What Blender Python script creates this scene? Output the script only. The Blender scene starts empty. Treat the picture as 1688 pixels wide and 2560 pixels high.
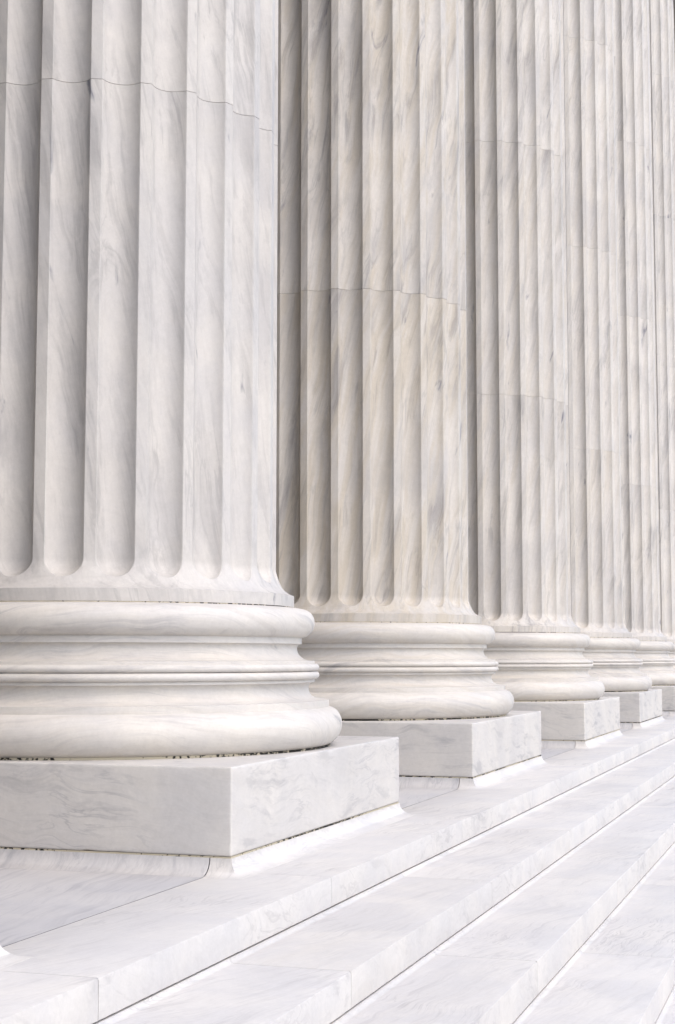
import bpy, bmesh, math, random
from mathutils import Vector, Matrix, noise

random.seed(11)
W = 2.8                      # width of a plinth in metres; every measure below is in plinth widths
R = math.radians
scn = bpy.context.scene
col = scn.collection

# ------------------------------------------------------------------ measures
S = 1.72582                  # spacing of the columns
EXTRA = 0.18209              # the middle bay is wider
PH = 0.14396                 # plinth height
COVE = 0.028
FLOOR = -0.172
JOINT_Y = -0.4625            # joint between the top step and the portico floor
NOSE = [-0.6552, -0.8230, -0.9840, -1.1468]
TREAD = [-0.1720, -0.2269, -0.2824, -0.3418, -0.3936]
LIP = 0.0065
for k in range(5):
    NOSE.append(NOSE[-1] - 0.1638)
    if k < 4: TREAD.append(TREAD[-1] - 0.0553)
RADIUS = 0.3665
NFL = 25
PHASE = R(-169.3)
PITCH_A = 2 * math.pi / NFL
FILLET_A = R(3.75)
FL_DEPTH = 0.0212
DRUMS = [0.274, 1.2392, 2.2985, 3.4210, 4.50, 5.58, 6.66]
X_START, X_END = -1.6, 19.5

# ------------------------------------------------------------------ tagging
def tag(o, label=None, cat=None, group=None, kind=None):
    if label: o['label'] = label
    if cat: o['category'] = cat
    if group: o['group'] = group
    if kind: o['kind'] = kind
    return o

def empty(name, loc):
    o = bpy.data.objects.new(name, None)
    o.empty_display_size = 0.2
    o.location = loc
    col.objects.link(o)
    return o

def link_mesh(name, me, parent=None, seed=0.0, grey=1.0, warm=0.0, tone=1.0, turn=0.0):
    o = bpy.data.objects.new(name, me)
    col.objects.link(o)
    if parent: o.parent = parent
    look(o, seed, grey, warm, tone, turn)
    return o

def look(o, seed, grey=1.0, warm=0.0, tone=1.0, turn=0.0):
    # the stone of this block: where it is cut from the vein pattern, how veined, how creamy
    o['vein_seed'] = float(seed); o['vein_grey'] = float(grey)
    o['vein_warm'] = float(warm); o['vein_tone'] = float(tone); o['vein_turn'] = float(turn)

# ------------------------------------------------------------------ materials
class NT:
    def __init__(s, m):
        m.use_nodes = True
        s.nt = m.node_tree; s.nt.nodes.clear()
    def n(s, t, **kw):
        x = s.nt.nodes.new(t)
        for k, v in kw.items(): setattr(x, k, v)
        return x
    def l(s, a, b): s.nt.links.new(a, b)
    def val(s, sock, v):
        if hasattr(v, 'is_output'): s.l(v, sock)
        else: sock.default_value = v
    def math(s, op, a, b=0.0, c=0.0, clamp=False):
        x = s.n('ShaderNodeMath', operation=op, use_clamp=clamp)
        s.val(x.inputs[0], a); s.val(x.inputs[1], b)
        if op in ('MULTIPLY_ADD',): s.val(x.inputs[2], c)
        return x.outputs[0]
    def vmath(s, op, a, b=None, scale=None):
        x = s.n('ShaderNodeVectorMath', operation=op)
        s.val(x.inputs[0], a)
        if b is not None: s.val(x.inputs[1], b)
        if scale is not None: s.val(x.inputs[3], scale)
        return x.outputs[0]
    def smooth(s, v, lo, hi, a=0.0, b=1.0):
        x = s.n('ShaderNodeMapRange', interpolation_type='SMOOTHSTEP')
        s.val(x.inputs[0], v); s.val(x.inputs[1], lo); s.val(x.inputs[2], hi)
        s.val(x.inputs[3], a); s.val(x.inputs[4], b)
        return x.outputs[0]
    def noise(s, vec, scale, detail=4.0, rough=0.55, dist=0.0):
        x = s.n('ShaderNodeTexNoise')
        s.l(vec, x.inputs['Vector']); x.inputs['Scale'].default_value = scale
        x.inputs['Detail'].default_value = detail; x.inputs['Roughness'].default_value = rough
        x.inputs['Distortion'].default_value = dist
        return x
    def mix(s, f, a, b, mode='MIX'):
        x = s.n('ShaderNodeMix', data_type='RGBA', blend_type=mode)
        s.val(x.inputs[0], f)
        for sock, v in ((x.inputs[6], a), (x.inputs[7], b)):
            if hasattr(v, 'is_output'): s.l(v, sock)
            else: sock.default_value = (*v, 1.0)
        return x.outputs[2]
    def attr(s, name):
        return s.n('ShaderNodeAttribute', attribute_type='OBJECT', attribute_name=name).outputs['Fac']

def marble(name, white, grey, vein, rot, stretch, streak=(0.50, 0.72, 0.7), cloud=(0.50, 0.78, 0.5, 0.5),
           thin=(1.3, 0.02, 0.5), warp=0.5, warmtint=(0.48, 0.43, 0.36), spots=0.0, rough=0.55, grain=0.05, fine=0.9):
    """A solid block of veined marble. rot/stretch: direction the streaks run in.
    streak=(lo,hi,amount)  cloud=(lo,hi,amount,scale)  thin=(scale,width,amount)"""
    m = bpy.data.materials.new(name); t = NT(m)
    tc = t.n('ShaderNodeTexCoord').outputs['Object']
    seed = t.attr('vein_seed'); g = t.attr('vein_grey'); wm = t.attr('vein_warm'); tone = t.attr('vein_tone')
    off = t.n('ShaderNodeCombineXYZ')
    t.val(off.inputs[0], t.math('MULTIPLY', seed, 13.7)); t.val(off.inputs[1], t.math('MULTIPLY', seed, 7.31)); t.val(off.inputs[2], t.math('MULTIPLY', seed, 29.3))
    vr = t.n('ShaderNodeVectorRotate', rotation_type='Z_AXIS'); t.l(tc, vr.inputs['Vector']); t.l(t.attr('vein_turn'), vr.inputs['Angle'])
    P = t.vmath('ADD', vr.outputs[0], off.outputs[0])
    wn = t.noise(P, 0.9, 3.0, 0.55).outputs['Color']
    wv = t.vmath('SCALE', t.vmath('SUBTRACT', wn, (0.5, 0.5, 0.5)), scale=warp)
    Pw = t.vmath('ADD', P, wv)
    mp = t.n('ShaderNodeMapping', vector_type='TEXTURE')
    mp.inputs['Rotation'].default_value = rot; mp.inputs['Scale'].default_value = stretch
    t.l(Pw, mp.inputs['Vector']); Q = mp.outputs[0]
    # broad streaks
    s1 = t.noise(Q, 1.0, 9.0, 0.62, 0.25).outputs['Fac']
    st = t.math('MULTIPLY', t.smooth(s1, streak[0], streak[1]), streak[2])
    # fine streaks inside them
    mpf = t.n('ShaderNodeMapping', vector_type='TEXTURE')
    mpf.inputs['Rotation'].default_value = rot
    mpf.inputs['Scale'].default_value = tuple(x * (0.75 if x >= max(stretch) * 0.6 else 0.34) for x in stretch)
    t.l(Pw, mpf.inputs['Vector']); QF = mpf.outputs[0]
    s2 = t.noise(QF, 1.0, 7.0, 0.66, 0.25).outputs['Fac']
    patch = t.smooth(t.noise(P, 1.0, 3.0, 0.6).outputs['Fac'], 0.38, 0.62, 0.25, 1.0)
    st2 = t.math('MULTIPLY', t.math('MULTIPLY', t.smooth(s2, 0.505, 0.645), streak[2] * fine), patch)
    s3 = t.noise(QF, 3.2, 5.0, 0.70, 0.2).outputs['Fac']
    # clouds
    c1 = t.noise(Pw, cloud[3], 5.0, 0.55, 0.4).outputs['Fac']
    cl = t.math('MULTIPLY', t.smooth(c1, cloud[0], cloud[1]), cloud[2])
    # thin wandering veins
    v1 = t.noise(Q, thin[0], 6.0, 0.55, 0.8).outputs['Fac']
    dv = t.math('ABSOLUTE', t.math('SUBTRACT', v1, 0.5))
    vmask = t.smooth(t.noise(P, 1.4, 3.0).outputs['Fac'], 0.46, 0.66)
    tv = t.math('MULTIPLY', t.math('MULTIPLY', t.smooth(dv, 0.0, thin[1], 1.0, 0.0), vmask), thin[2])
    # colour of the ground mass drifts between white and cream
    drift = t.smooth(t.noise(P, 0.7, 3.0).outputs['Fac'], 0.40, 0.68)
    wst = t.smooth(t.noise(QF, 0.6, 6.0, 0.6, 0.2).outputs['Fac'], 0.40, 0.66)
    wa = t.math('MULTIPLY', t.math('ADD', t.math('MULTIPLY_ADD', drift, 0.30, 0.32), t.math('MULTIPLY', wst, 0.75)), wm, clamp=True)
    hue = t.smooth(t.noise(P, 1.9, 5.0, 0.6, 0.4).outputs['Fac'], 0.36, 0.64)
    white2 = tuple(w * k for w, k in zip(white, (0.90, 0.91, 0.94)))
    base = t.mix(hue, white, white2)
    base = t.mix(wa, base, warmtint)
    base = t.mix(t.math('MULTIPLY', cl, g, clamp=True), base, grey)
    gcol = t.mix(t.smooth(t.noise(P, 1.1, 2.0).outputs['Fac'], 0.42, 0.62), grey, vein)
    base = t.mix(t.math('MULTIPLY', st, g, clamp=True), base, gcol)
    base = t.mix(t.math('MULTIPLY', st2, g, clamp=True), base, gcol)
    base = t.mix(t.math('MULTIPLY', tv, g, clamp=True), base, vein)
    if spots > 0:
        mp2 = t.n('ShaderNodeMapping', vector_type='TEXTURE')
        mp2.inputs['Rotation'].default_value = rot
        mp2.inputs['Scale'].default_value = tuple(max(0.12, x * 0.34) for x in stretch)
        t.l(Pw, mp2.inputs['Vector'])
        sp = t.noise(mp2.outputs[0], 0.85, 4.0, 0.55, 0.5).outputs['Fac']
        spm = t.math('MULTIPLY', t.smooth(sp, 0.66, 0.78), spots, clamp=True)
        base = t.mix(spm, base, (0.12, 0.125, 0.16))
    # crystalline grain
    gr = t.noise(P, 95.0, 2.0, 0.6).outputs['Fac']
    gr2 = t.noise(P, 26.0, 4.0, 0.65).outputs['Fac']
    gmul = t.math('ADD', t.math('MULTIPLY_ADD', t.math('SUBTRACT', gr, 0.5), grain * 2.0, 1.0),
                  t.math('MULTIPLY', t.math('SUBTRACT', gr2, 0.5), grain * 3.8))
    gmul = t.math('ADD', gmul, t.math('MULTIPLY', t.math('SUBTRACT', s3, 0.5), grain * 3.2))
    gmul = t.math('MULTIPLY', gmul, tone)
    cc = t.n('ShaderNodeCombineXYZ')
    for i in range(3): t.l(gmul, cc.inputs[i])
    base = t.mix(1.0, base, cc.outputs[0], 'MULTIPLY')
    b = t.n('ShaderNodeBsdfPrincipled'); o = t.n('ShaderNodeOutputMaterial')
    t.l(base, b.inputs['Base Color'])
    rr = t.math('MULTIPLY_ADD', gr2, 0.25, rough - 0.12)
    t.l(rr, b.inputs['Roughness'])
    b.inputs['Specular IOR Level'].default_value = 0.28
    bp = t.n('ShaderNodeBump'); bp.inputs['Strength'].default_value = 0.35; bp.inputs['Distance'].default_value = 0.006
    hb = t.noise(P, 9.0, 3.0, 0.6).outputs['Fac']
    t.l(hb, bp.inputs['Height']); t.l(bp.outputs[0], b.inputs['Normal'])
    t.l(b.outputs[0], o.inputs['Surface'])
    return m

def mortar(name, pale, dark, lo, hi, scale=(1, 1, 1)):
    m = bpy.data.materials.new(name); t = NT(m)
    tc = t.n('ShaderNodeTexCoord').outputs['Object']
    seed = t.attr('vein_seed')
    off = t.n('ShaderNodeCombineXYZ'); t.val(off.inputs[0], t.math('MULTIPLY', seed, 5.7)); t.val(off.inputs[1], seed)
    P = t.vmath('ADD', tc, off.outputs[0])
    big = t.noise(P, 0.8, 2.0).outputs['Fac']
    sp = t.noise(P, 46.0, 3.0, 0.6).outputs['Fac']
    v = t.math('ADD', t.math('MULTIPLY', big, 0.75), t.math('MULTIPLY', sp, 0.75))
    f = t.smooth(v, lo, hi)
    b = t.n('ShaderNodeBsdfPrincipled'); o = t.n('ShaderNodeOutputMaterial')
    t.l(t.mix(f, pale, dark), b.inputs['Base Color'])
    b.inputs['Roughness'].default_value = 0.9; b.inputs['Specular IOR Level'].default_value = 0.1
    t.l(b.outputs[0], o.inputs['Surface'])
    return m

WHITE = (0.585, 0.553, 0.512)
M_SHAFT = marble('shaft_marble', WHITE, (0.37, 0.35, 0.335), (0.21, 0.20, 0.20), (R(12), R(3), 0), (0.15, 0.15, 1.7),
                 streak=(0.50, 0.70, 0.62), cloud=(0.45, 0.70, 0.42, 0.9), thin=(0.8, 0.025, 0.30), warp=0.22, spots=0.85, fine=0.85)
M_BASE = marble('base_marble', (0.60, 0.567, 0.522), (0.385, 0.365, 0.355), (0.25, 0.245, 0.265), (R(-14), R(20), R(0)), (1.0, 0.8, 0.075),
                streak=(0.54, 0.72, 0.58), cloud=(0.52, 0.76, 0.30, 0.9), thin=(0.9, 0.02, 0.22), warp=0.35, spots=0.45, fine=0.6)
M_PLINTH = marble('plinth_marble', (0.59, 0.56, 0.52), (0.39, 0.375, 0.365), (0.265, 0.26, 0.275), (R(5), R(5), R(0)), (0.45, 0.5, 0.085),
                  streak=(0.53, 0.66, 0.55), cloud=(0.46, 0.68, 0.28, 1.3), thin=(1.1, 0.03, 0.42), warp=0.5, fine=0.6)
M_STEP = marble('step_marble', (0.60, 0.574, 0.542), (0.42, 0.40, 0.39), (0.30, 0.285, 0.285), (R(14), R(0), R(-10)), (0.75, 0.055, 0.20),
                streak=(0.52, 0.74, 0.42), cloud=(0.50, 0.74, 0.20, 0.9), thin=(1.1, 0.03, 0.42), warp=0.4, fine=0.8)
M_FLOOR = marble('floor_marble', (0.54, 0.523, 0.51), (0.40, 0.39, 0.395), (0.27, 0.27, 0.295), (R(10), R(0), R(6)), (1.2, 0.075, 0.3),
                 streak=(0.49, 0.70, 0.55), cloud=(0.48, 0.74, 0.30, 0.8), thin=(1.2, 0.03, 0.35), warp=0.3)
M_SPECK = mortar('speckled_mortar', (0.47, 0.42, 0.32), (0.03, 0.028, 0.026), 0.75, 0.80)
M_SPECK_PALE = mortar('pale_mortar', (0.58, 0.52, 0.40), (0.05, 0.045, 0.04), 0.79, 0.84)
M_DARK = mortar('dark_joint', (0.15, 0.115, 0.075), (0.03, 0.027, 0.024), 0.66, 0.84)
M_FJOINT = mortar('floor_joint_mortar', (0.16, 0.155, 0.16), (0.05, 0.05, 0.055), 0.62, 0.86)
M_SEAM = mortar('seam_mortar', (0.54, 0.50, 0.44), (0.38, 0.34, 0.30), 0.60, 0.90)
M_WALL = marble('wall_marble', (0.28, 0.24, 0.19), (0.22, 0.19, 0.16), (0.17, 0.15, 0.13), (0, 0, 0), (1.2, 1.2, 0.5), warp=0.5)  # unseen wall and ceiling stone, darkened to deepen the shade in the portico
M_PLAZA = marble('plaza_stone', (0.50, 0.49, 0.47), (0.40, 0.40, 0.39), (0.34, 0.34, 0.34), (0, 0, 0), (1.5, 1.2, 1.0), warp=0.5)

# ------------------------------------------------------------------ mesh helpers
def finish(name, bm, mats, angle=32, weld=True):
    if weld: bmesh.ops.remove_doubles(bm, verts=bm.verts[:], dist=1e-5)
    bmesh.ops.recalc_face_normals(bm, faces=bm.faces[:])
    me = bpy.data.meshes.new(name)
    bm.to_mesh(me); bm.free()
    for m in (mats if isinstance(mats, (list, tuple)) else [mats]): me.materials.append(m)
    me.polygons.foreach_set('use_smooth', [True] * len(me.polygons))
    me.set_sharp_from_angle(angle=R(angle))
    return me

def lathe(name, prof, mat, seg=192, angle=32, closed=True):
    """prof: list of (r, z) in plinth widths, outside surface; closes to the axis at both ends."""
    bm = bmesh.new(); rings = []
    for r, z in prof:
        rings.append([bm.verts.new((W * r * math.cos(2 * math.pi * i / seg), W * r * math.sin(2 * math.pi * i / seg), W * z)) for i in range(seg)])
    n = len(rings)
    for a in range(n if closed else n - 1):
        b = (a + 1) % n
        for i in range(seg):
            j = (i + 1) % seg
            bm.faces.new((rings[a][i], rings[a][j], rings[b][j], rings[b][i]))
    return finish(name, bm, mat, angle)

def arc(cx, cz, rx, rz, a0, a1, n):
    return [(cx + rx * math.cos(R(a0 + (a1 - a0) * i / n)), cz + rz * math.sin(R(a0 + (a1 - a0) * i / n))) for i in range(n + 1)]

def spline(pts, n=6):
    out = []
    for i in range(len(pts) - 1):
        p0 = pts[max(i - 1, 0)]; p1 = pts[i]; p2 = pts[i + 1]; p3 = pts[min(i + 2, len(pts) - 1)]
        for k in range(n):
            t = k / n
            out.append(tuple(0.5 * ((2 * p1[d]) + (-p0[d] + p2[d]) * t + (2 * p0[d] - 5 * p1[d] + 4 * p2[d] - p3[d]) * t * t
                                    + (-p0[d] + 3 * p1[d] - 3 * p2[d] + p3[d]) * t ** 3) for d in (0, 1)))
    out.append(pts[-1])
    return out

# ------------------------------------------------------------------ the column's parts
def shaft_radius(z):
    if z >= 0.3475:
        return RADIUS if z < 4.9 else RADIUS - 0.036 * ((z - 4.9) / 1.76) ** 1.3
    pts = [(0.274, 0.4040), (0.2972, 0.4040), (0.2975, 0.4030), (0.3005, 0.3952), (0.3029, 0.3917), (0.3075, 0.3856), (0.3126, 0.3811), (0.3190, 0.3772), (0.3258, 0.3738), (0.3330, 0.3709), (0.3389, 0.3690), (0.3475, 0.3665)]
    for (z0, r0), (z1, r1) in zip(pts, pts[1:]):
        if z <= z1: return r0 + (r1 - r0) * max(0, (z - z0) / (z1 - z0))
    return RADIUS

FL_C = 0.0345                                       # half width of a flute
FL_R = (FL_C ** 2 + FL_DEPTH ** 2) / (2 * FL_DEPTH)
def flute_depth(u, v):
    """a segmental hollow whose lower end is a piece of a sphere"""
    return max(0.0, math.sqrt(max(0.0, FL_R ** 2 - (u * u + v * v) * FL_C ** 2)) - (FL_R - FL_DEPTH))

END_LO = 0.3188
END_R = 0.0345
def drum_mesh(name, z0, z1, first, rng):
    rings = []
    g = 0.00045                                     # half of the open joint
    if first:
        zs = [z0 + g, 0.2972, 0.2975, 0.3005, 0.3029, 0.3075, 0.3126, END_LO]
        zs += [END_LO + END_R * (1 - math.cos(R(a))) for a in (3, 10, 18, 26, 34, 42, 50, 58, 66, 74, 82, 90)]
        zs += [0.42, 0.52, 0.66, 0.80, 0.94, 1.06, 1.16, z1 - 0.004, z1 - g]
    else:
        n = 10
        zs = [z0 + g, z0 + 0.004] + [z0 + (z1 - z0) * k / n for k in range(1, n)] + [z1 - 0.004, z1 - g]
    NF, NQ = 5, 15                                  # points on a fillet, on a flute
    for z in zs:
        v = (z - (END_LO + END_R)) / END_R
        q = 1.0 if v >= 0 else math.sqrt(max(0.0, 1 - v * v))
        w = max(q, 0.02)
        dep = flute_depth(0.0, v if v < 0 else 0.0)
        vv = min(0.0, v)
        r = shaft_radius(z); hw = (PITCH_A - FILLET_A) / 2 * w
        ring = []
        for k in range(NFL):
            fc = PHASE + k * PITCH_A                # fillet centre
            fa = PITCH_A / 2 - hw                   # half fillet
            ch = 0.07 * fa if q > 0.3 else 0.0      # worn arris
            for i in range(NF):
                u = -1 + 2 * i / (NF - 1)
                rr = r - (0.0014 * q if abs(u) == 1 else 0.0)
                u = (-1, -0.86, 0, 0.86, 1)[i]
                ring.append((fc + u * fa, rr))
            cc = fc + PITCH_A / 2
            for i in range(1, NQ + 1):
                u = -1 + 2 * i / (NQ + 1)
                u = math.sin(u * math.pi / 2)
                fd = flute_depth(u * q, vv)
                # the back of the flute stays upright where the shaft flares out
                ring.append((cc + u * hw, r - 0.0014 * q - fd - max(0.0, r - RADIUS) * (fd / FL_DEPTH) ** 0.4))
        rings.append((z, ring))
    # shallow groove at the ends, filled with seam mortar
    bm = bmesh.new(); vr = []
    def put(z, ring, dr=0.0):
        vr.append([bm.verts.new((W * (r - dr) * math.cos(a), W * (r - dr) * math.sin(a), W * z)) for a, r in ring])
    put(rings[0][0], rings[0][1], 0.0035)
    for z, ring in rings: put(z, ring)
    put(rings[-1][0], rings[-1][1], 0.0035)
    n = len(vr[0])
    for a in range(len(vr) - 1):
        for i in range(n):
            j = (i + 1) % n
            bm.faces.new((vr[a][i], vr[a][j], vr[a + 1][j], vr[a + 1][i]))
    bmesh.ops.holes_fill(bm, edges=[e for e in bm.edges if e.is_boundary], sides=0)
    me = finish(name, bm, M_SHAFT, 28, weld=False)
    return me

def seam_mesh(name, z):
    """mortar in the joint between two drums, set back behind the face"""
    bm = bmesh.new(); rings = []
    for zz in (z - 0.0009, z + 0.0009):
        ring = []
        r = shaft_radius(zz) - 0.0018; hw = (PITCH_A - FILLET_A) / 2 * 1.03
        for k in range(NFL):
            fc = PHASE + k * PITCH_A; fa = PITCH_A / 2 - hw
            for u in (-1, 0, 1): ring.append((fc + u * fa, r))
            cc = fc + PITCH_A / 2
            for i in range(1, 14):
                u = math.sin((-1 + 2 * i / 14) * math.pi / 2)
                ring.append((cc + u * hw, r - 0.0014 - flute_depth(u, 0.0)))
        rings.append([bm.verts.new((W * r_ * math.cos(a), W * r_ * math.sin(a), W * zz)) for a, r_ in ring])
    n = len(rings[0])
    for i in range(n):
        j = (i + 1) % n
        bm.faces.new((rings[0][i], rings[0][j], rings[1][j], rings[1][i]))
    return finish(name, bm, M_SEAM, 28, weld=False)

def plinth_mesh():
    bm = bmesh.new()
    bmesh.ops.create_cube(bm, size=1.0)
    z0, z1 = -PH + 0.0012, 0.0
    for v in bm.verts:
        v.co = Vector((v.co.x * W, v.co.y * W, W * (z0 if v.co.z < 0 else z1)))
    bmesh.ops.bevel(bm, geom=bm.edges[:], offset=0.011, segments=3, profile=0.6, affect='EDGES')
    for axis in range(3):                           # finer along the arrises, which are a little chipped
        cuts = 70 if axis < 2 else 14
        ed = [e for e in bm.edges if abs(e.verts[0].co[axis] - e.verts[1].co[axis]) > 0.2]
        bmesh.ops.subdivide_edges(bm, edges=ed, cuts=cuts, use_grid_fill=True)
    hx, zm, hz = W * 0.5, W * (z0 + z1) / 2, W * (z1 - z0) / 2
    for v in bm.verts:
        q = Vector((v.co.x, v.co.y, v.co.z - zm))
        near = [hx - abs(q.x) < 0.012, hx - abs(q.y) < 0.012, hz - abs(q.z) < 0.012]
        if sum(near) >= 2:
            nn = noise.noise(v.co * 9.0) + 0.5 * noise.noise(v.co * 24.0)
            dd = 0.0012 + 0.016 * max(0.0, nn - 0.42)
            for a_ in range(3):
                if near[a_]: v.co[a_] -= dd * (1 if q[a_] > 0 else -1)
    return finish('plinth', bm, M_PLINTH, 40)

def cove_mesh(front):
    """flare at the foot of the plinth, mitred at the corners; the joint under the plinth sits above it"""
    n = 10
    prof = []
    for i in range(n + 1):
        a = R(90 * i / n)
        prof.append((0.5 + COVE * 1.08 * (1 - math.cos(a)), -PH - 0.0014 + (FLOOR + PH + 0.0014) * math.sin(a)))
    prof[-1] = (prof[-1][0], FLOOR + 0.0002)
    prof.append((prof[-1][0] + 0.0006, FLOOR - 0.004))
    prof = [(0.45, -PH - 0.0014)] + prof
    bm = bmesh.new()
    rings = []
    for h, z in prof:
        rings.append([bm.verts.new((W * sx * h, W * sy * h, W * z)) for sx, sy in ((-1, -1), (1, -1), (1, 1), (-1, 1))])
    for a in range(len(rings) - 1):
        for i in range(4):
            j = (i + 1) % 4
            bm.faces.new((rings[a][i], rings[a][j], rings[a + 1][j], rings[a + 1][i]))
    # the joint between the top step and the floor runs up the cove
    y = W * (JOINT_Y - 0.0009 if front else JOINT_Y + 0.0006)
    bmesh.ops.bisect_plane(bm, geom=bm.verts[:] + bm.edges[:] + bm.faces[:], plane_co=(0, y, 0), plane_no=(0, 1, 0), clear_outer=front, clear_inner=not front)
    return finish('cove_moulding', bm, M_STEP if front else M_FLOOR, 40)

def ring_block(name, r, z0, z1, mat):
    return lathe(name, [(r - 0.08, z0), (r, z0), (r, z1), (r - 0.08, z1)], mat, 160)

def square_joint(name, h, z0, z1, mat):
    bm = bmesh.new()
    bmesh.ops.create_cube(bm, size=1.0)
    for v in bm.verts: v.co = Vector((v.co.x * 2 * h * W, v.co.y * 2 * h * W, W * (z0 if v.co.z < 0 else z1)))
    return finish(name, bm, mat)

J0 = 0.0040
lower_torus = [(0.30, J0)] + [(0.4735, J0)] + spline([(0.4770, J0 + 0.0004), (0.4855, 0.0095), (0.4945, 0.0205), (0.5000, 0.0330), (0.5012, 0.0440), (0.4990, 0.0550), (0.4925, 0.0670), (0.4840, 0.0735), (0.4752, 0.0768)], 5) + [(0.40, 0.0768)]
scotia = [(0.30, 0.0768), (0.4748, 0.0768), (0.4748, 0.0900), (0.4740, 0.0905)] + \
    spline([(0.4700, 0.0905), (0.4600, 0.0910), (0.4493, 0.0932), (0.4400, 0.0985), (0.4350, 0.1060), (0.4334, 0.1134), (0.4345, 0.1190), (0.4380, 0.1235), (0.4420, 0.1252)], 5) + \
    [(0.4452, 0.1256), (0.4458, 0.1262), (0.4458, 0.1318), (0.40, 0.1318)]
bead_lo = [(0.38, 0.1318)] + arc(0.4440, 0.1395, 0.0112, 0.0088, -57, 57, 12) + [(0.38, 0.1472)]
bead_hi = [(0.38, 0.1478)] + arc(0.4440, 0.1548, 0.0112, 0.0084, -57, 57, 12) + [(0.38, 0.1619)]
upper_scotia = [(0.30, 0.1619), (0.4457, 0.1619), (0.4457, 0.1672), (0.4448, 0.1677)] + \
    spline([(0.4420, 0.1677), (0.4360, 0.1680), (0.4255, 0.1707), (0.4165, 0.1770), (0.4120, 0.1835), (0.4100, 0.1895), (0.4105, 0.1950), (0.4130, 0.1990), (0.4160, 0.2004)], 5) + \
    [(0.4190, 0.2008), (0.4196, 0.2014), (0.4196, 0.2135), (0.35, 0.2135)]
upper_torus = [(0.30, 0.2135), (0.4200, 0.2135)] + spline([(0.4230, 0.2140), (0.4310, 0.2175), (0.4400, 0.2260), (0.4445, 0.2360), (0.4456, 0.2450), (0.4435, 0.2545), (0.4375, 0.2635), (0.4270, 0.2695), (0.4120, 0.2722)], 5) + [(0.36, 0.2722)]

MESH = {}
def build_meshes():
    MESH['plinth'] = plinth_mesh()
    MESH['cove_front'] = cove_mesh(True); MESH['cove_inner'] = cove_mesh(False)
    MESH['plinth_joint'] = square_joint('plinth_joint', 0.4982, -PH - 0.0015, -PH + 0.0013, M_SPECK)
    MESH['bed_joint'] = ring_block('bed_joint', 0.4775, 0.0, J0 + 0.0003, M_SPECK)
    MESH['lower_torus'] = lathe('lower_torus', lower_torus, M_BASE)
    MESH['scotia'] = lathe('scotia', scotia, M_BASE)
    MESH['bead_a'] = lathe('bead', bead_lo, M_BASE)
    MESH['bead_b'] = lathe('bead', bead_hi, M_BASE)
    MESH['upper_scotia'] = lathe('upper_scotia', upper_scotia, M_BASE)
    MESH['upper_torus'] = lathe('upper_torus', upper_torus, M_BASE)
    MESH['neck_joint'] = ring_block('neck_joint', 0.4025, 0.2716, 0.2752, M_SPECK_PALE)
    rng = random.Random(5)
    for i in range(len(DRUMS) - 1):
        MESH['drum%d' % i] = drum_mesh('shaft_drum', DRUMS[i], DRUMS[i + 1], i == 0, rng)
        if i: MESH['seam%d' % i] = seam_mesh('drum_joint', DRUMS[i])
    rt = shaft_radius(6.66)
    MESH['capital'] = lathe('capital', [(0.2, 6.66), (rt, 6.6611), (rt + 0.03, 6.67), (rt + 0.035, 6.69), (rt + 0.01, 6.71)] +
                            spline([(rt, 6.74), (rt + 0.01, 6.95), (rt + 0.03, 7.12), (rt + 0.085, 7.26), (rt + 0.16, 7.34)], 5) + [(rt + 0.17, 7.36), (rt + 0.17, 7.46), (0.2, 7.46)], M_BASE)

def column(x, label, kinds):
    c = empty('marble_column', (W * x, 0, 0))
    tag(c, label, 'column', 'fluted columns of the portico', 'thing')
    seed, grey, warm, tone = kinds
    def part(name, key, parent, **kw):
        return link_mesh(name, MESH[key], parent, **kw)
    pl = part('plinth', 'plinth', c, seed=seed + 0.13, grey=0.95, warm=0.10)
    part('plinth_joint', 'plinth_joint', c, seed=seed)
    part('cove_moulding', 'cove_front', c, seed=seed + 0.31, grey=0.6)
    part('cove_moulding', 'cove_inner', c, seed=seed + 0.41, grey=1.0)
    part('bed_joint', 'bed_joint', c, seed=seed)
    b = part('scotia', 'scotia', c, seed=seed + 0.57, grey=0.9, warm=0.24 + warm * 0.25)
    b.name = 'column_base'
    for key in ('lower_torus', 'bead_a', 'bead_b', 'upper_scotia', 'upper_torus'):
        nm = {'bead_a': 'bead', 'bead_b': 'bead', 'upper_scotia': 'scotia'}.get(key, key)
        part(nm, key, b, seed=seed + 0.57, grey=0.9, warm=0.24 + warm * 0.25)
    part('neck_joint', 'neck_joint', c, seed=seed + 0.7)
    rng = random.Random(int(seed * 100))
    for i in range(len(DRUMS) - 1):
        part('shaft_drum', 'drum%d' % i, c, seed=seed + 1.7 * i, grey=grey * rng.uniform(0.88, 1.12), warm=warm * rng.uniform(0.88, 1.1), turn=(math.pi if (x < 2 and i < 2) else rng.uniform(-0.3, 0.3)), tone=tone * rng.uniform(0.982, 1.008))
        if i: part('drum_joint', 'seam%d' % i, c, seed=seed + i)
    part('capital', 'capital', c, seed=seed + 0.9)
    return c

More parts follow.
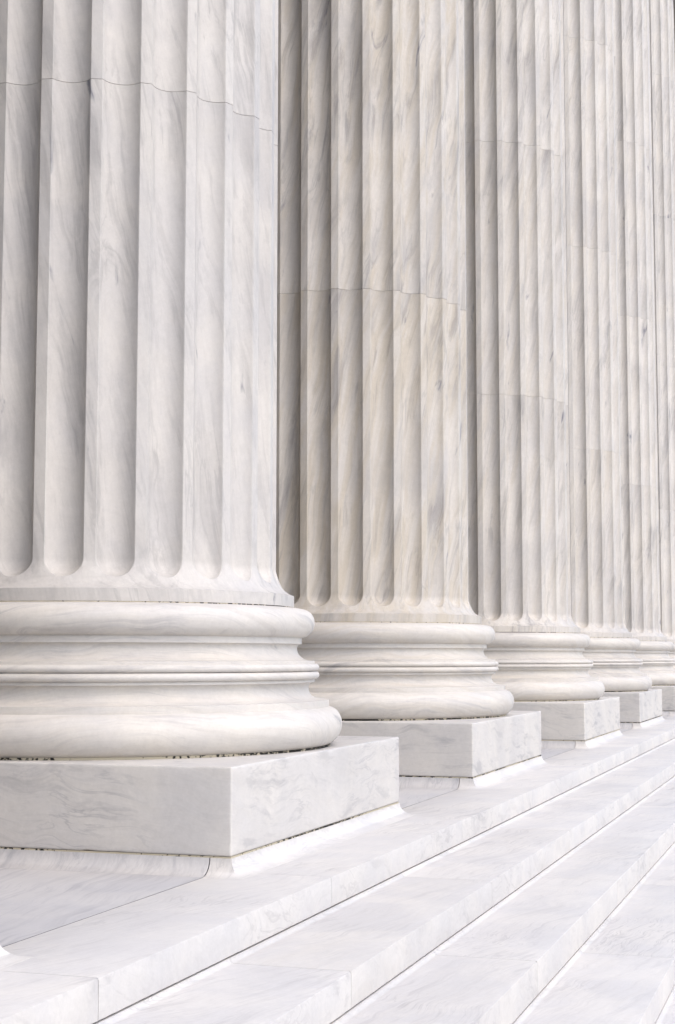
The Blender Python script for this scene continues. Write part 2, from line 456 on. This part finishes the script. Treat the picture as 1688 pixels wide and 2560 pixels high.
build_meshes()
KIND = [
    (0, 'white column mostly cut off by the left edge, only its plinth edge showing', (3.0, 0.7, 0.2, 1.0)),
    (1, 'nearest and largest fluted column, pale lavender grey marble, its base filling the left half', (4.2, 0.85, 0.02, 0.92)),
    (2, 'second large column with brown streaked flutes, right beside the nearest column', (7.6, 1.02, 0.85, 0.975)),
    (3, 'third column from the front, its whole square plinth partly behind the second plinth', (9.3, 0.80, 0.52, 0.985)),
    (4, 'fourth column from the front, its small square plinth showing just beyond the third', (12.9, 0.75, 0.44, 1.0)),
    (5, 'fifth column from the front, only the shaded side of its plinth showing at right edge', (15.1, 0.72, 0.36, 1.0)),
    (6, 'farthest column at the right edge, a thin fluted strip with no plinth showing', (18.4, 0.72, 0.32, 1.0)),
]
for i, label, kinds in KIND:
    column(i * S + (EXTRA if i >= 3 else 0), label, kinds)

# ------------------------------------------------------------------ steps
def step_block(x0, x1, y0, y1, z, zb, rng, lip):
    """one block: y0 = nosing (front), y1 = back joint; a small raised cove (lip) runs along the back under the riser above"""
    bm = bmesh.new()
    gap = 0.0006
    x0 += gap; x1 -= gap
    n = max(2, int((x1 - x0) / (0.0085 if x0 < 5 and z > -0.36 else 0.04)))
    ph = rng.uniform(0, 99)
    secs = []
    for i in range(n + 1):
        x = x0 + (x1 - x0) * i / n
        c = 0.0012 + 0.0007 * abs(noise.noise((x * 60, ph, 0))) + 0.011 * max(0.0, noise.noise((x * 26, ph, 5)) - 0.40) + 0.006 * max(0.0, noise.noise((x * 90, ph, 9)) - 0.42)
        if i in (0, n): c += rng.uniform(0.0008, 0.0025)
        ch = rng.uniform(0.0004, 0.0009)
        p = [(y0 + ch, zb), (y0, zb + ch), (y0, z - c), (y0 + c * 0.35, z - c * 0.35), (y0 + c, z)]
        if lip:
            p += [(y1 - LIP + LIP * math.sin(R(a)), z + LIP * (1 - math.cos(R(a)))) for a in (0, 15, 30, 45, 60, 75, 90)]
            p += [(y1 + 0.012, z + LIP)]
            p += [(y1 + 0.012, zb)]
        else:
            p += [(y1 - 0.0008, z), (y1, z - 0.0008), (y1, zb)]
        secs.append([bm.verts.new((W * x, W * yy, W * zz)) for yy, zz in p])
    m = len(secs[0])
    for a in range(n):
        for i in range(m):
            j = (i + 1) % m
            bm.faces.new((secs[a][i], secs[a][j], secs[a + 1][j], secs[a + 1][i]))
    bm.faces.new(secs[0]); bm.faces.new(secs[-1])
    return finish('step_block', bm, M_STEP, 30, weld=False)

KNOWN = [[0.447, 1.264, 2.165, 2.962, 3.896], [0.832, 1.685, 2.54, 3.398], [1.26, 2.15, 2.935], [0.80, 1.669, 2.53]]
NAMES = [
    'topmost marble step, carrying the column plinths along its back edge',
    'second marble step from the top, directly below the step under the plinths',
    'third marble step from the top, its riser running out below the picture centre',
    'fourth marble step from the top, crossing the lower right corner',
    'lowest marble step in view, a sliver of tread in the bottom right corner',
]
NSTEP = 8
for k in range(NSTEP):
    rng = random.Random(100 + k)
    z = TREAD[k]; zb = TREAD[k + 1] + LIP + 0.0022 if k + 1 < len(TREAD) else z - 0.055
    y0 = NOSE[k]; y1 = JOINT_Y if k == 0 else NOSE[k - 1]
    st = empty('marble_step', (0, W * y0, W * z))
    lab = NAMES[k] if k < 5 else ['marble step just below the lowest step in view', 'marble step two below the lowest step in view', 'bottom marble step resting on the plaza'][k - 5]
    tag(st, lab, 'step', 'marble steps below the columns', 'thing')
    xs = list(KNOWN[k]) if k < len(KNOWN) else [rng.uniform(0.3, 0.9)]
    while xs[0] > X_START: xs.insert(0, xs[0] - rng.uniform(0.82, 0.90))
    while xs[-1] < X_END: xs.append(xs[-1] + rng.uniform(0.80, 0.93))
    for a, b in zip(xs, xs[1:]):
        me = step_block(a, b, y0, y1 - (0.0015 if k == 0 else 0), z, zb, rng, k > 0)
        # move the mesh so that its origin lies at the step
        me.transform(Matrix.Translation((0, -W * y0, -W * z)))
        link_mesh('step_block', me, st, seed=rng.uniform(0, 9), grey=rng.uniform(0.6, 1.15), warm=rng.uniform(0.0, 0.14), tone=rng.uniform(0.955, 1.0))
    if k == 0:                                       # mortar in the joint between this step and the floor
        bm = bmesh.new(); bmesh.ops.create_cube(bm, size=1.0)
        for v in bm.verts:
            v.co = Vector((W * (X_START if v.co.x < 0 else X_END), W * ((JOINT_Y - 0.0018 if v.co.y < 0 else JOINT_Y + 0.0002) - y0), W * (-0.01 if v.co.z < 0 else -0.0003)))
        link_mesh('floor_joint', finish('floor_joint', bm, M_FJOINT), st, seed=4.0)
    # mortar bed seen as the dark line under the riser
    bm = bmesh.new(); bmesh.ops.create_cube(bm, size=1.0)
    for v in bm.verts:
        v.co = Vector((W * (xs[0] if v.co.x < 0 else xs[-1]), W * ((0.0045 if v.co.y < 0 else 0.0118)), W * (zb - 0.0024 - z if v.co.z < 0 else zb + 0.0003 - z)))
    link_mesh('bed_joint', finish('bed_joint', bm, M_DARK), st, seed=k)

# ------------------------------------------------------------------ floor, ground, building behind and above
def box(name, lo, hi, mat, parent=None, seed=0.0, grey=1.0, warm=0.0, tone=1.0):
    bm = bmesh.new(); bmesh.ops.create_cube(bm, size=1.0)
    for v in bm.verts:
        v.co = Vector([W * (lo[d] if v.co[d] < 0 else hi[d]) for d in range(3)])
    return link_mesh(name, finish(name, bm, mat), parent, seed, grey, warm, tone)

tag(box('portico_floor', (X_START, JOINT_Y, FLOOR - 0.08), (X_END, 3.2, FLOOR), M_FLOOR, seed=2.2), kind='structure')
bm = bmesh.new(); bmesh.ops.create_grid(bm, x_segments=1, y_segments=1, size=900.0)
for v in bm.verts: v.co.z = W * (TREAD[NSTEP - 1] - 0.055)
tag(link_mesh('plaza_ground', finish('plaza_ground', bm, M_PLAZA)), kind='structure')

pb = empty('portico_building', (W * 8, W * 3.2, W * FLOOR))
tag(pb, 'marble portico wall and roof standing behind and above the row of columns', 'building', kind='thing')
def pbox(name, lo, hi, seed):
    o = box(name, lo, hi, M_WALL, None, seed)
    o.parent = pb; o.matrix_parent_inverse = Matrix.Translation(-pb.location)
    return o
pbox('wall', (X_START, 2.9, FLOOR), (X_END, 3.3, 8.3), 1.0)
pbox('wall', (X_START - 0.4, 0.45, FLOOR), (X_START - 0.01, 3.3, 8.3), 4.0)  # unseen end wall, added to keep skylight from entering on the left
pbox('ceiling', (X_START, 0.36, 7.7), (X_END, 2.9, 7.95), 2.0)
pbox('entablature', (X_START, -0.40, 7.46), (X_END, 0.36, 8.6), 3.0)

# ------------------------------------------------------------------ camera
yaw, pitch, roll, f = 0.3113299524335797, 0.09274593632693166, 0.00053300, 3885.65
F = Vector((math.cos(yaw) * math.cos(pitch), math.sin(yaw) * math.cos(pitch), math.sin(pitch)))
Rt = Vector((math.sin(yaw), -math.cos(yaw), 0)); U = Rt.cross(F)
R2 = Rt * math.cos(roll) + U * math.sin(roll); U2 = U * math.cos(roll) - Rt * math.sin(roll)
cd = bpy.data.cameras.new('camera')
cam = bpy.data.objects.new('camera', cd); col.objects.link(cam)
m = Matrix((R2, U2, -F)).transposed().to_4x4()
m.translation = Vector((-1.1215834837902592, -1.4327001614332422, 0.1762255314887646)) * W
cam.matrix_world = m
cd.sensor_fit = 'VERTICAL'; cd.sensor_height = 36.0; cd.lens = f / 2560 * 36.0
cd.clip_start = 0.05; cd.clip_end = 3000
scn.camera = cam

# ------------------------------------------------------------------ light: open shade, overcast sky in front of the portico
SUN_EL, SUN_AZ = R(52), R(-117)          # azimuth of the light, measured from +X
world = bpy.data.worlds.new('World'); scn.world = world
world.use_nodes = True
nt = world.node_tree; nt.nodes.clear()
sky = nt.nodes.new('ShaderNodeTexSky'); sky.sky_type = 'NISHITA'; sky.sun_disc = False
sky.sun_elevation = SUN_EL; sky.sun_rotation = R(90) - SUN_AZ
sky.air_density = 1.0; sky.dust_density = 3.0; sky.ozone_density = 1.0
hs = nt.nodes.new('ShaderNodeHueSaturation'); hs.inputs['Saturation'].default_value = 1.0
bg = nt.nodes.new('ShaderNodeBackground'); bg.inputs['Strength'].default_value = 0.165
wo = nt.nodes.new('ShaderNodeOutputWorld')
nt.links.new(sky.outputs[0], hs.inputs['Color']); nt.links.new(hs.outputs[0], bg.inputs['Color']); nt.links.new(bg.outputs[0], wo.inputs['Surface'])
sd = bpy.data.lights.new('sun', 'SUN'); sd.energy = 0.52; sd.angle = R(100); sd.color = (0.89,0.95,1.0)
sun = bpy.data.objects.new('sun', sd); col.objects.link(sun)
d = Vector((math.cos(SUN_EL) * math.cos(SUN_AZ), math.cos(SUN_EL) * math.sin(SUN_AZ), math.sin(SUN_EL)))
sun.rotation_euler = d.to_track_quat('Z', 'Y').to_euler()
sun.location = (0, -20, 30)

vs = scn.view_settings
vs.view_transform = 'Standard'; vs.look = 'None'; vs.exposure = 0.86; vs.gamma = 1.0; vs.use_curve_mapping = False
scn.cycles.max_bounces = 10; scn.cycles.diffuse_bounces = 8
scn.cycles.use_denoising = True
scn.cycles.denoiser = 'OPENIMAGEDENOISE'; scn.cycles.denoising_prefilter = 'ACCURATE'; scn.cycles.denoising_input_passes = 'RGB_ALBEDO_NORMAL'
